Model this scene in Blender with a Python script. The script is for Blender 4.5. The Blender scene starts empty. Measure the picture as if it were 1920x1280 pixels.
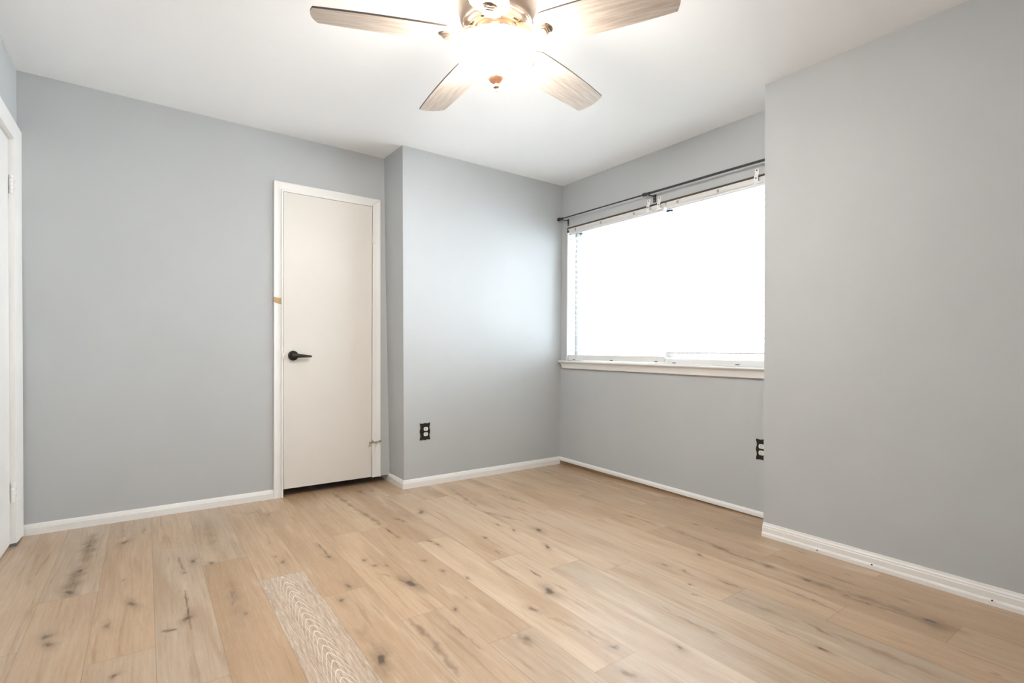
import bpy, bmesh, math, random
import numpy as np
from mathutils import Vector, Matrix

# ------------------------------------------------------------------ scene, camera, daylight
S = bpy.context.scene
C = bpy.context.collection
random.seed(7)
S.view_settings.view_transform = 'Standard'
S.view_settings.look = 'None'
S.view_settings.gamma = 1.0
S.view_settings.use_curve_mapping = False
S.view_settings.exposure = 1.72

cam_data = bpy.data.cameras.new('camera')
cam = bpy.data.objects.new('camera', cam_data)
C.objects.link(cam)
S.camera = cam
cam_data.sensor_width = 36.0
cam_data.sensor_fit = 'HORIZONTAL'
cam_data.lens = 960.725 / 1920 * 36
cam_data.shift_y = 26.62 / 1920
cam_data.clip_start = 0.02
_R = Vector((0.81346328, -0.58158993, 0.0055359))
_U = Vector((0.00194076, 0.01223236, 0.9999233))
_F = Vector((0.58161304, 0.81339014, -0.0110793))
M = Matrix.Identity(4)
for i in range(3):
    M[i][0], M[i][1], M[i][2] = _R[i], _U[i], -_F[i]
M[0][3], M[1][3], M[2][3] = 0.0, 0.0, 1.0013
cam.matrix_world = M

world = bpy.data.worlds.new('sky')
S.world = world
world.use_nodes = True
bg = world.node_tree.nodes['Background']
bg.inputs['Color'].default_value = (0.86, 0.93, 1.0, 1)
bg.inputs['Strength'].default_value = 5.2
LAMP_WATTS = 9.0
BOWL_EMIT = 43.0

H = 2.44

# ------------------------------------------------------------------ node helpers
def new_mat(name):
    m = bpy.data.materials.new(name)
    m.use_nodes = True
    nt = m.node_tree
    b = nt.nodes['Principled BSDF']
    return m, nt, b

def N(nt, typ, **kw):
    n = nt.nodes.new(typ)
    for k, v in kw.items():
        setattr(n, k, v)
    return n

def mth(nt, op, a, b=None, c=None, clamp=False):
    n = N(nt, 'ShaderNodeMath', operation=op, use_clamp=clamp)
    for i, v in enumerate((a, b, c)):
        if v is None:
            continue
        if isinstance(v, (int, float)):
            n.inputs[i].default_value = v
        else:
            nt.links.new(v, n.inputs[i])
    return n.outputs[0]

def mixc(nt, f, a, b, blend='MIX'):
    n = N(nt, 'ShaderNodeMix', data_type='RGBA', blend_type=blend)
    for s, v in ((n.inputs[0], f), (n.inputs[6], a), (n.inputs[7], b)):
        if isinstance(v, (int, float)):
            s.default_value = v
        elif isinstance(v, tuple):
            s.default_value = (*v, 1)
        else:
            nt.links.new(v, s)
    return n.outputs[2]

def rng(nt, v, a, b, c=0.0, d=1.0, smooth=True):
    n = N(nt, 'ShaderNodeMapRange')
    n.interpolation_type = 'SMOOTHSTEP' if smooth else 'LINEAR'
    nt.links.new(v, n.inputs[0])
    for i, x in enumerate((a, b, c, d)):
        n.inputs[i + 1].default_value = x
    return n.outputs[0]

def painted(name, col, rough=0.6, mottle=0.02, bump=0.02, scale=60.0, spec=0.4):
    """wall or trim paint: slight mottling and roller texture"""
    m, nt, b = new_mat(name)
    tc = N(nt, 'ShaderNodeTexCoord')
    n1 = N(nt, 'ShaderNodeTexNoise'); n1.inputs['Scale'].default_value = 2.2; n1.inputs['Detail'].default_value = 3
    n2 = N(nt, 'ShaderNodeTexNoise'); n2.inputs['Scale'].default_value = scale; n2.inputs['Detail'].default_value = 4
    nt.links.new(tc.outputs['Object'], n1.inputs['Vector']); nt.links.new(tc.outputs['Object'], n2.inputs['Vector'])
    lo = tuple(c * (1 - mottle) for c in col); hi = tuple(min(1, c * (1 + mottle)) for c in col)
    nt.links.new(mixc(nt, rng(nt, n1.outputs[0], 0.35, 0.65), lo, hi), b.inputs['Base Color'])
    b.inputs['Roughness'].default_value = rough
    b.inputs['Specular IOR Level'].default_value = spec
    bp = N(nt, 'ShaderNodeBump'); bp.inputs['Strength'].default_value = bump; bp.inputs['Distance'].default_value = 0.004
    nt.links.new(n2.outputs[0], bp.inputs['Height']); nt.links.new(bp.outputs[0], b.inputs['Normal'])
    return m

def metal(name, col, rough=0.35, metallic=1.0):
    m, nt, b = new_mat(name)
    n1 = N(nt, 'ShaderNodeTexNoise'); n1.inputs['Scale'].default_value = 40
    tc = N(nt, 'ShaderNodeTexCoord'); nt.links.new(tc.outputs['Object'], n1.inputs['Vector'])
    nt.links.new(mixc(nt, n1.outputs[0], tuple(c * .92 for c in col), tuple(min(1, c * 1.06) for c in col)), b.inputs['Base Color'])
    b.inputs['Metallic'].default_value = metallic
    b.inputs['Roughness'].default_value = rough
    return m

MAT = {}
MAT['wall'] = painted('blue_grey_wall_paint', (0.512, 0.532, 0.545), 0.6, 0.012, 0.03, 90, 0.25)
MAT['ceiling'] = painted('white_ceiling_paint', (0.93, 0.945, 0.96), 0.85, 0.008, 0.03, 70, 0.2)
MAT['trim'] = painted('white_trim_paint', (0.86, 0.855, 0.84), 0.4, 0.015, 0.02, 40)
MAT['door'] = painted('cream_door_paint', (0.76, 0.73, 0.685), 0.42, 0.012, 0.02, 30)
MAT['sill'] = painted('cream_sill_paint', (0.79, 0.78, 0.76), 0.4, 0.02, 0.02, 40)
MAT['vinyl'] = painted('white_window_vinyl', (0.84, 0.85, 0.87), 0.35, 0.01, 0.0, 40)
MAT['bronze'] = metal('dark_bronze', (0.045, 0.04, 0.036), 0.38, 0.7)
MAT['rod'] = metal('grey_black_rod_metal', (0.07, 0.072, 0.075), 0.4, 0.8)
MAT['nickel'] = metal('brushed_nickel', (0.62, 0.50, 0.40), 0.34, 1.0)
MAT['finial'] = metal('copper_toned_nickel', (0.62, 0.37, 0.24), 0.42, 0.75)
MAT['brass'] = metal('worn_brass', (0.42, 0.34, 0.22), 0.35, 1.0)
MAT['clip'] = painted('white_plastic', (0.88, 0.88, 0.88), 0.35, 0.01, 0.0, 40)
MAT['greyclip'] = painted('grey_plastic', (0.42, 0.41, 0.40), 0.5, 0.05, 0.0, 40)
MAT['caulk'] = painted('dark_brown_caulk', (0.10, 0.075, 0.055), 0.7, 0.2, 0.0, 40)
MAT['black'] = painted('black_plate_lacquer', (0.012, 0.011, 0.010), 0.3, 0.1, 0.05, 30)
MAT['socket'] = painted('white_receptacle_plastic', (0.78, 0.76, 0.72), 0.35, 0.01, 0.0, 40)
MAT['slot'] = painted('dark_slot', (0.02, 0.02, 0.02), 0.6, 0.1, 0.0, 40)
MAT['putty'] = painted('bare_tan_wood', (0.58, 0.39, 0.20), 0.6, 0.25, 0.1, 60)
MAT['dark'] = painted('closet_shade_tone', (0.05, 0.05, 0.05), 0.8, 0.05, 0.0, 40)  # near-black colour: the closet's shade painted onto its walls
MAT['dark_block'] = painted('dark_grey', (0.12, 0.13, 0.13), 0.7, 0.05, 0.0, 40)
MAT['edge'] = painted('grey_blade_edge', (0.16, 0.13, 0.11), 0.5, 0.05, 0.0, 40)

def slat_material():
    m, nt, b = new_mat('white_blind_slat')
    b.inputs['Base Color'].default_value = (0.88, 0.88, 0.87, 1)
    b.inputs['Roughness'].default_value = 0.4
    tr = N(nt, 'ShaderNodeBsdfTranslucent'); tr.inputs['Color'].default_value = (0.9, 0.9, 0.88, 1)
    mx = N(nt, 'ShaderNodeMixShader'); mx.inputs[0].default_value = 0.25
    nt.links.new(b.outputs[0], mx.inputs[1]); nt.links.new(tr.outputs[0], mx.inputs[2])
    nt.links.new(mx.outputs[0], nt.nodes['Material Output'].inputs['Surface'])
    return m
MAT['slat'] = slat_material()

def glass_material():
    m, nt, b = new_mat('window_glass')
    t = N(nt, 'ShaderNodeBsdfTransparent'); t.inputs['Color'].default_value = (0.96, 0.98, 0.98, 1)
    g = N(nt, 'ShaderNodeBsdfGlossy'); g.inputs['Roughness'].default_value = 0.02
    fr = N(nt, 'ShaderNodeFresnel'); fr.inputs['IOR'].default_value = 1.3
    mx = N(nt, 'ShaderNodeMixShader')
    nt.links.new(fr.outputs[0], mx.inputs[0]); nt.links.new(t.outputs[0], mx.inputs[1]); nt.links.new(g.outputs[0], mx.inputs[2])
    nt.links.new(mx.outputs[0], nt.nodes['Material Output'].inputs['Surface'])
    return m
MAT['glass'] = glass_material()

def bowl_material():
    m, nt, b = new_mat('lit_frosted_glass')
    b.inputs['Base Color'].default_value = (0.95, 0.92, 0.88, 1)
    b.inputs['Roughness'].default_value = 0.25
    b.inputs['Emission Color'].default_value = (1.0, 0.935, 0.86, 1)
    b.inputs['Emission Strength'].default_value = BOWL_EMIT
    return m
MAT['bowl'] = bowl_material()

def blade_material():
    m, nt, b = new_mat('pale_oak_blade')
    tc = N(nt, 'ShaderNodeTexCoord')
    mp = N(nt, 'ShaderNodeMapping'); mp.inputs['Scale'].default_value = (3.0, 45.0, 1.0)
    nt.links.new(tc.outputs['UV'], mp.inputs['Vector'])
    n1 = N(nt, 'ShaderNodeTexNoise'); n1.inputs['Scale'].default_value = 2.0; n1.inputs['Detail'].default_value = 6; n1.inputs['Roughness'].default_value = 0.65
    nt.links.new(mp.outputs[0], n1.inputs['Vector'])
    mp2 = N(nt, 'ShaderNodeMapping'); mp2.inputs['Scale'].default_value = (1.6, 9.0, 1.0)
    nt.links.new(tc.outputs['UV'], mp2.inputs['Vector'])
    n2 = N(nt, 'ShaderNodeTexNoise'); n2.inputs['Scale'].default_value = 2.5; n2.inputs['Detail'].default_value = 3
    nt.links.new(mp2.outputs[0], n2.inputs['Vector'])
    c = mixc(nt, rng(nt, n1.outputs[0], 0.3, 0.7), (0.36, 0.30, 0.25), (0.53, 0.465, 0.40))
    c = mixc(nt, rng(nt, n2.outputs[0], 0.55, 0.75, 0, 0.5), c, (0.36, 0.27, 0.21))
    nt.links.new(c, b.inputs['Base Color'])
    b.inputs['Roughness'].default_value = 0.5
    return m
MAT['blade'] = blade_material()

def floor_material():
    m, nt, b = new_mat('oak_plank_floor')
    uv = N(nt, 'ShaderNodeUVMap'); uv.uv_map = 'plank'
    at = N(nt, 'ShaderNodeAttribute'); at.attribute_name = 'wood'
    sp = N(nt, 'ShaderNodeSeparateColor'); nt.links.new(at.outputs['Color'], sp.inputs[0])
    tone, mark, special = sp.outputs[0], sp.outputs[1], sp.outputs[2]
    warm = N(nt, 'ShaderNodeAttribute'); warm.attribute_name = 'hue'
    su = N(nt, 'ShaderNodeSeparateXYZ'); nt.links.new(uv.outputs[0], su.inputs[0])
    U, V = su.outputs[0], su.outputs[1]          # U along the plank, V across (metres, shifted per plank)
    def tex(sx, sy, det, rough=0.6, dist=0.0):
        mp = N(nt, 'ShaderNodeMapping'); mp.inputs['Scale'].default_value = (sx, sy, 1)
        nt.links.new(uv.outputs[0], mp.inputs['Vector'])
        n = N(nt, 'ShaderNodeTexNoise'); n.inputs['Scale'].default_value = 1; n.inputs['Detail'].default_value = det
        n.inputs['Roughness'].default_value = rough; n.inputs['Distortion'].default_value = dist
        nt.links.new(mp.outputs[0], n.inputs['Vector'])
        return n.outputs[0]
    broad = tex(1.6, 11, 3)
    grain = tex(4, 95, 5, 0.65)
    cloud = tex(0.9, 5.5, 2)
    fine = tex(16, 320, 3, 0.65)
    streak = tex(2.2, 34, 4, 0.6, 0.6)
    brk = tex(45, 90, 3, 0.7)
    # board tones
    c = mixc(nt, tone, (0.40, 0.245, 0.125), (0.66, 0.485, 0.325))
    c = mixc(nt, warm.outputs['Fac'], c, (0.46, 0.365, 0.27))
    c = mixc(nt, rng(nt, broad, 0.42, 0.72, 0, 0.55), c, mixc(nt, 0.5, c, (0.36, 0.215, 0.11)))
    c = mixc(nt, rng(nt, broad, 0.44, 0.26, 0, 0.55), c, (0.70, 0.555, 0.41))
    c = mixc(nt, rng(nt, cloud, 0.5, 0.68, 0, 0.5), c, (0.37, 0.225, 0.115))
    c = mixc(nt, rng(nt, streak, 0.54, 0.72, 0, 0.5), c, (0.30, 0.175, 0.09))
    c = mixc(nt, rng(nt, grain, 0.35, 0.7, 0, 0.24), c, (0.33, 0.21, 0.12))
    c = mixc(nt, rng(nt, fine, 0.52, 0.7, 0, 0.16), c, (0.74, 0.62, 0.49))
    # nested cathedral arches (all boards faintly, one board limed white)
    wob = mth(nt, 'MULTIPLY', mth(nt, 'SUBTRACT', tex(5, 14, 3), 0.5), 0.085)
    vv = mth(nt, 'SUBTRACT', mth(nt, 'FRACT', V), 0.5)
    par = mth(nt, 'ADD', mth(nt, 'ADD', mth(nt, 'MULTIPLY', mth(nt, 'POWER', mth(nt, 'ABSOLUTE', vv), 1.6), 26.0), U), wob)
    arch = mth(nt, 'SINE', mth(nt, 'MULTIPLY', par, 120.0))
    line = rng(nt, arch, 0.80, 0.98)
    near = rng(nt, mth(nt, 'ABSOLUTE', vv), 0.056, 0.022)
    c = mixc(nt, mth(nt, 'MULTIPLY', mth(nt, 'MULTIPLY', line, near), mth(nt, 'MULTIPLY', rng(nt, broad, 0.45, 0.6), 0.16)), c, (0.32, 0.2, 0.11))
    limed = mixc(nt, rng(nt, grain, 0.35, 0.65), (0.36, 0.245, 0.165), (0.52, 0.41, 0.31))
    limed = mixc(nt, rng(nt, fine, 0.5, 0.62, 0, 0.55), limed, (0.72, 0.63, 0.53))
    limed = mixc(nt, mth(nt, 'MULTIPLY', mth(nt, 'MULTIPLY', line, near), 0.8), limed, (0.78, 0.70, 0.60))
    c = mixc(nt, special, c, limed)
    # knots, cracks and mineral streaks
    mk = mth(nt, 'MULTIPLY', mark, rng(nt, brk, 0.25, 0.65, 0.75, 1.15, False))
    halo = rng(nt, mk, 0.03, 0.45)
    core = rng(nt, mk, 0.36, 0.75)
    c = mixc(nt, mth(nt, 'MULTIPLY', halo, 0.85), c, mixc(nt, rng(nt, grain, 0.35, 0.65), (0.165, 0.095, 0.05), (0.33, 0.215, 0.125)))
    c = mixc(nt, mth(nt, 'MULTIPLY', core, 0.9), c, (0.075, 0.042, 0.022))
    # seams between boards
    ed = N(nt, 'ShaderNodeAttribute'); ed.attribute_name = 'seam'
    c = mixc(nt, rng(nt, ed.outputs['Fac'], 0.0, 1.0, 0, 0.6, False), c, (0.16, 0.095, 0.05))
    nt.links.new(c, b.inputs['Base Color'])
    nt.links.new(rng(nt, grain, 0.3, 0.7, 0.36, 0.48), b.inputs['Roughness'])
    b.inputs['Specular IOR Level'].default_value = 0.5
    b.inputs['Coat Weight'].default_value = 0.7
    b.inputs['Coat Roughness'].default_value = 0.26
    bp = N(nt, 'ShaderNodeBump'); bp.inputs['Strength'].default_value = 0.12; bp.inputs['Distance'].default_value = 0.002
    nt.links.new(mth(nt, 'ADD', grain, mth(nt, 'MULTIPLY', fine, 0.6)), bp.inputs['Height']); nt.links.new(bp.outputs[0], b.inputs['Normal'])
    return m
MAT['floor'] = floor_material()

def strip_material():
    m, nt, b = new_mat('raw_wood_strip')
    tc = N(nt, 'ShaderNodeTexCoord')
    mp = N(nt, 'ShaderNodeMapping'); mp.inputs['Scale'].default_value = (60, 3, 120)
    nt.links.new(tc.outputs['Object'], mp.inputs['Vector'])
    n1 = N(nt, 'ShaderNodeTexNoise'); n1.inputs['Scale'].default_value = 1; n1.inputs['Detail'].default_value = 5
    nt.links.new(mp.outputs[0], n1.inputs['Vector'])
    nt.links.new(mixc(nt, rng(nt, n1.outputs[0], .35, .65), (0.17, 0.10, 0.055), (0.36, 0.235, 0.14)), b.inputs['Base Color'])
    b.inputs['Roughness'].default_value = 0.6
    return m
MAT['strip'] = strip_material()

# ------------------------------------------------------------------ mesh helpers
def obj(name, bm, mat, parent=None, smooth=False, loc=None):
    """bm holds world coordinates; the object's origin is its thing's base"""
    base = Vector((0, 0, 0))
    p = parent
    while p is not None:
        base += p.location
        p = p.parent
    if loc is not None:
        base += Vector(loc)
    bmesh.ops.translate(bm, verts=bm.verts, vec=-base)
    bmesh.ops.recalc_face_normals(bm, faces=bm.faces)
    me = bpy.data.meshes.new(name)
    bm.to_mesh(me); bm.free()
    for mm in (mat if isinstance(mat, (list, tuple)) else [mat]):
        me.materials.append(mm)
    if smooth:
        for f in me.polygons:
            f.use_smooth = True
        try:
            me.set_sharp_from_angle(angle=math.radians(38))
        except Exception:
            pass
    o = bpy.data.objects.new(name, me)
    C.objects.link(o)
    if parent is not None:
        o.parent = parent
    if loc is not None:
        o.location = loc
    return o

def thing(name, label, cat, loc, group=None):
    o = bpy.data.objects.new(name, None)
    C.objects.link(o)
    o.empty_display_size = 0.05
    o.location = loc
    o['label'] = label; o['category'] = cat
    if group:
        o['group'] = group
    return o

def setting(name, label, cat, loc=None, bm=None, mat=None, smooth=False):
    if bm is not None:
        o = obj(name, bm, mat, None, smooth)
    else:
        o = bpy.data.objects.new(name, None); C.objects.link(o); o.location = loc
    o['label'] = label; o['category'] = cat; o['kind'] = 'structure'
    return o

def hexa(bm, p, mi=0):
    """8 points: 4 of the first face, then the 4 opposite"""
    v = [bm.verts.new(q) for q in p]
    for f in ((0, 1, 2, 3), (7, 6, 5, 4), (0, 4, 5, 1), (1, 5, 6, 2), (2, 6, 7, 3), (3, 7, 4, 0)):
        fc = bm.faces.new([v[i] for i in f]); fc.material_index = mi
    return v

def box(bm, x0, x1, y0, y1, z0, z1, bev=0.0, mi=0):
    b2 = bmesh.new()
    hexa(b2, [(x0, y0, z0), (x1, y0, z0), (x1, y1, z0), (x0, y1, z0), (x0, y0, z1), (x1, y0, z1), (x1, y1, z1), (x0, y1, z1)], mi)
    if bev > 0:
        bmesh.ops.bevel(b2, geom=list(b2.edges), offset=bev, segments=2, profile=0.6, affect='EDGES')
    add(bm, b2)

def add(bm, b2, mi=None):
    me = bpy.data.meshes.new('tmp'); b2.to_mesh(me); b2.free()
    bm.from_mesh(me); bpy.data.meshes.remove(me)

def extrude_profile(bm, pts3a, pts3b, mi=0):
    """closed profile swept straight from a to b (lists of 3-D points), capped"""
    n = len(pts3a)
    a = [bm.verts.new(p) for p in pts3a]; b = [bm.verts.new(p) for p in pts3b]
    for i in range(n):
        f = bm.faces.new((a[i], a[(i + 1) % n], b[(i + 1) % n], b[i])); f.material_index = mi
    f = bm.faces.new(a); f.material_index = mi
    f = bm.faces.new(list(reversed(b))); f.material_index = mi

def lathe(bm, prof, cx, cy, seg=48):
    """profile of (radius, z); radius 0 closes with a pole"""
    rings = []
    for r, z in prof:
        if r < 1e-6:
            rings.append([bm.verts.new((cx, cy, z))])
        else:
            rings.append([bm.verts.new((cx + r * math.cos(2 * math.pi * i / seg), cy + r * math.sin(2 * math.pi * i / seg), z)) for i in range(seg)])
    for a, b in zip(rings, rings[1:]):
        for i in range(seg):
            j = (i + 1) % seg
            if len(a) == 1 and len(b) == 1:
                continue
            if len(a) == 1:
                bm.faces.new((a[0], b[i], b[j]))
            elif len(b) == 1:
                bm.faces.new((a[i], a[j], b[0]))
            else:
                bm.faces.new((a[i], a[j], b[j], b[i]))

def tube(bm, path, rad, seg=12, cap=True):
    path = [Vector(p) for p in path]
    rads = rad if isinstance(rad, (list, tuple)) else [rad] * len(path)
    rings = []
    for i, p in enumerate(path):
        t = (path[min(i + 1, len(path) - 1)] - path[max(i - 1, 0)]).normalized()
        ref = Vector((0, 0, 1)) if abs(t.z) < 0.9 else Vector((1, 0, 0))
        a = t.cross(ref).normalized(); b = t.cross(a)
        rings.append([bm.verts.new(p + rads[i] * (math.cos(2 * math.pi * k / seg) * a + math.sin(2 * math.pi * k / seg) * b)) for k in range(seg)])
    for r0, r1 in zip(rings, rings[1:]):
        for k in range(seg):
            bm.faces.new((r0[k], r0[(k + 1) % seg], r1[(k + 1) % seg], r1[k]))
    if cap:
        bm.faces.new(list(reversed(rings[0]))); bm.faces.new(rings[-1])

# ------------------------------------------------------------------ room dimensions (metres)
XL = -0.544                       # left wall
YBK = -0.42                       # wall behind the camera
XR_T, XR_B = 2.727, 2.737         # right wall (closet block), top and bottom
YR_T, YR_B = 1.475, 1.463         # where that block ends
def back_y(x, z):                 # wall with the closet door, slightly out of plumb
    t = (x - XL) / 2.02
    return (3.713 - 0.010 * t) * (1 - z / H) + (3.681 + 0.046 * t) * (z / H)
def win_x(y):                     # window wall
    return 2.980 + (3.42 - y) * 0.016
BT, BB = (1.476, 3.404), (1.507, 3.432)    # projecting corner, top / bottom
WT, WB = (2.973, 3.415), (2.984, 3.436)    # corner of projection and window wall

def wall_quad(bm, a0, a1, b0, b1, z0=0.0, z1=H, out=(0, 0.1)):
    """a = bottom line ends, b = top line ends, thickened by 'out'"""
    def at(p, q, z):
        t = z / H
        return (p[0] * (1 - t) + q[0] * t, p[1] * (1 - t) + q[1] * t, z)
    p = [at(a0, b0, z0), at(a1, b1, z0), at(a1, b1, z1), at(a0, b0, z1)]
    hexa(bm, p + [(x + out[0], y + out[1], z) for x, y, z in p])

# ------------------------------------------------------------------ floor of individual boards (one mesh)
KNOTS = [(-0.235,3.336,1.2,0.7),(-0.241,2.985,1,0.8),(-0.256,2.748,1.2,0.8),(-0.091,3.294,1.1,0.8),(-0.047,2.486,0.9,0.8),(-0.116,2.337,0.8,0.6),(-0.282,2.369,1,0.7),(-0.27,2.302,0.9,0.7),
  (-0.078,2.763,0.4,0.6),(0.179,2.823,1,0.7),(0.125,2.236,1,0.8),(0.139,2.698,0.5,0.7),(0.248,2.75,0.6,0.9),(0.287,2.37,0.5,0.7),(0.305,2.149,0.6,0.6),(0.522,2.572,1,0.6),
  (0.507,2.658,0.6,0.5),(0.717,2.512,0.9,0.7),(0.6,3.353,0.6,0.6),(-0.081,1.968,0.6,0.7),(0.135,3.198,0.5,0.3),(0.265,3.204,0.4,0.5),(0.696,2.152,1,0.6),(1.379,2.879,1.1,0.8),
  (1.223,3.537,0.7,0.9),(1.298,3.513,0.6,0.7),(1.209,2.835,0.8,0.6),(1.222,2.788,0.8,0.5),(1.094,2.565,0.8,0.5),(1.205,2.42,0.8,0.7),(1.219,2.357,0.7,0.7),(1.073,2.209,0.9,0.5),
  (1.092,2.057,0.6,0.7),(0.843,2.374,0.8,0.6),(0.862,2.287,0.8,0.6),(0.906,2.256,0.7,0.5),(0.921,2.025,1.4,0.95),(0.968,1.721,0.5,0.9),(0.633,2.046,0.8,0.7),(0.618,1.582,1.2,0.9),
  (1.147,1.931,0.6,0.6),(1.472,2.294,0.6,0.8),(1.663,2.005,0.8,0.8),(1.779,2.223,1.2,0.8),(1.362,1.629,1.3,0.85),(1.215,1.554,0.9,0.6),(1.073,1.407,1,0.6),(1.64,2.425,0.6,0.6),
  (1.665,2.302,0.7,0.6),(1.051,1.781,0.6,0.35),(1.086,2.826,0.8,0.6),(2.584,1.777,0.6,0.7),(2.213,1.501,0.8,0.6),(1.975,1.524,0.7,0.6),(1.995,1.429,0.5,0.7),(1.899,1.333,0.35,0.8),
  (1.834,1.266,0.5,0.5),(1.64,1.059,0.8,0.4),(1.287,1.194,1,0.7),(1.465,1.064,0.8,0.7),(1.213,1.07,1,0.6),(2.618,1.665,0.6,0.5),(2.356,1.234,1.1,0.6),(2.356,1.061,0.9,0.9),
  (2.342,0.902,0.6,0.7),(2.339,0.823,0.7,0.6),(2.379,0.636,1,0.95),(2.489,0.747,0.6,0.5),(2.186,0.959,0.5,0.6),(1.852,0.785,0.7,0.7),(2.568,0.984,0.4,0.6)]
STREAKS = [(-0.233,3.516,-0.231,3.095,0.035,0.42),(-0.245,3.034,-0.262,2.697,0.035,0.45),(-0.107,3.596,-0.101,3.393,0.012,0.3),(-0.001,3.559,-0.017,3.382,0.012,0.35),(0.124,2.924,0.138,2.721,0.004,0.7),(0.13,2.498,0.13,2.136,0.004,0.8),(0.042,2.184,0.091,2.166,0.006,0.75),(0.29,2.368,0.276,2.252,0.012,0.7),
  (0.297,2.544,0.275,2.063,0.04,0.22),(0.281,3.4,0.277,2.897,0.03,0.25),(0.717,2.734,0.721,2.51,0.005,0.8),(0.489,3.45,0.548,3.451,0.01,0.5),(1.089,2.752,1.094,2.565,0.006,0.85),(0.835,2.214,0.88,2.138,0.006,0.45),(0.892,2.129,0.914,2.01,0.008,0.55),(1.418,2.119,1.415,2.067,0.004,0.8),
  (1.421,1.839,1.416,1.743,0.004,0.7),(1.426,1.694,1.424,1.577,0.004,0.45),(1.065,1.447,1.057,1.366,0.02,0.4),(0.794,1.76,0.801,1.571,0.015,0.55),(0.805,1.635,0.78,1.363,0.015,0.5),(0.902,1.685,0.913,1.43,0.006,0.5),(0.9,1.766,0.899,1.464,0.02,0.2),(1.058,3.623,1.07,3.177,0.02,0.4),
  (1.07,3.177,1.097,2.8,0.02,0.4),(1.786,3.235,1.713,2.734,0.02,0.3),(1.676,2.738,1.794,2.393,0.02,0.28),(1.994,2.928,2.022,2.659,0.012,0.45),(0.608,1.802,0.618,1.686,0.02,0.25),(0.641,1.822,0.625,1.607,0.02,0.2),(0.603,1.646,0.606,1.528,0.02,0.3),(2.377,2.149,2.379,2.068,0.012,0.6),
  (2.391,2.119,2.391,1.884,0.005,0.8),(2.405,1.847,2.389,1.569,0.02,0.32),(2.389,1.569,2.353,1.373,0.02,0.5),(2.356,1.384,2.366,1.301,0.014,0.6),(2.364,1.266,2.369,1.203,0.014,0.65),(2.036,1.292,2.049,1.179,0.01,0.55),(1.645,1.284,1.639,1.207,0.004,0.4),(1.634,1.195,1.64,1.045,0.006,0.55),
  (1.274,1.329,1.294,1.196,0.014,0.38),(1.228,1.479,1.269,1.333,0.02,0.22),(2.881,2.938,2.851,2.279,0.008,0.5),(2.864,2.882,2.792,2.32,0.018,0.28),(2.851,2.279,2.928,2.054,0.006,0.5),(2.672,3.369,2.664,3.155,0.018,0.45),(1.95,1.158,1.96,0.922,0.02,0.25),(2.367,1.097,2.359,0.936,0.03,0.4),
  (2.322,0.916,2.338,0.803,0.012,0.6),(2.374,0.942,2.38,0.667,0.03,0.35),(2.338,0.803,2.367,0.632,0.012,0.55),(2.358,0.669,2.377,0.548,0.05,0.42),(2.511,1.273,2.504,1.207,0.004,0.8),(2.49,1.161,2.476,1.066,0.006,0.6),(2.484,1.07,2.474,0.872,0.008,0.5),(2.191,1.085,2.182,0.954,0.008,0.4),
  (2.187,0.951,2.163,0.857,0.008,0.4),(1.987,0.904,1.954,0.755,0.012,0.4),(1.984,0.823,1.986,0.631,0.012,0.35),(1.992,0.761,1.99,0.519,0.02,0.3),(1.855,0.996,1.848,0.748,0.014,0.3),(2.663,1.263,2.661,1.187,0.014,0.35),(2.15,0.424,2.151,0.398,0.008,0.5),(1.885,0.637,1.88,0.597,0.03,0.25)]

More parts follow.
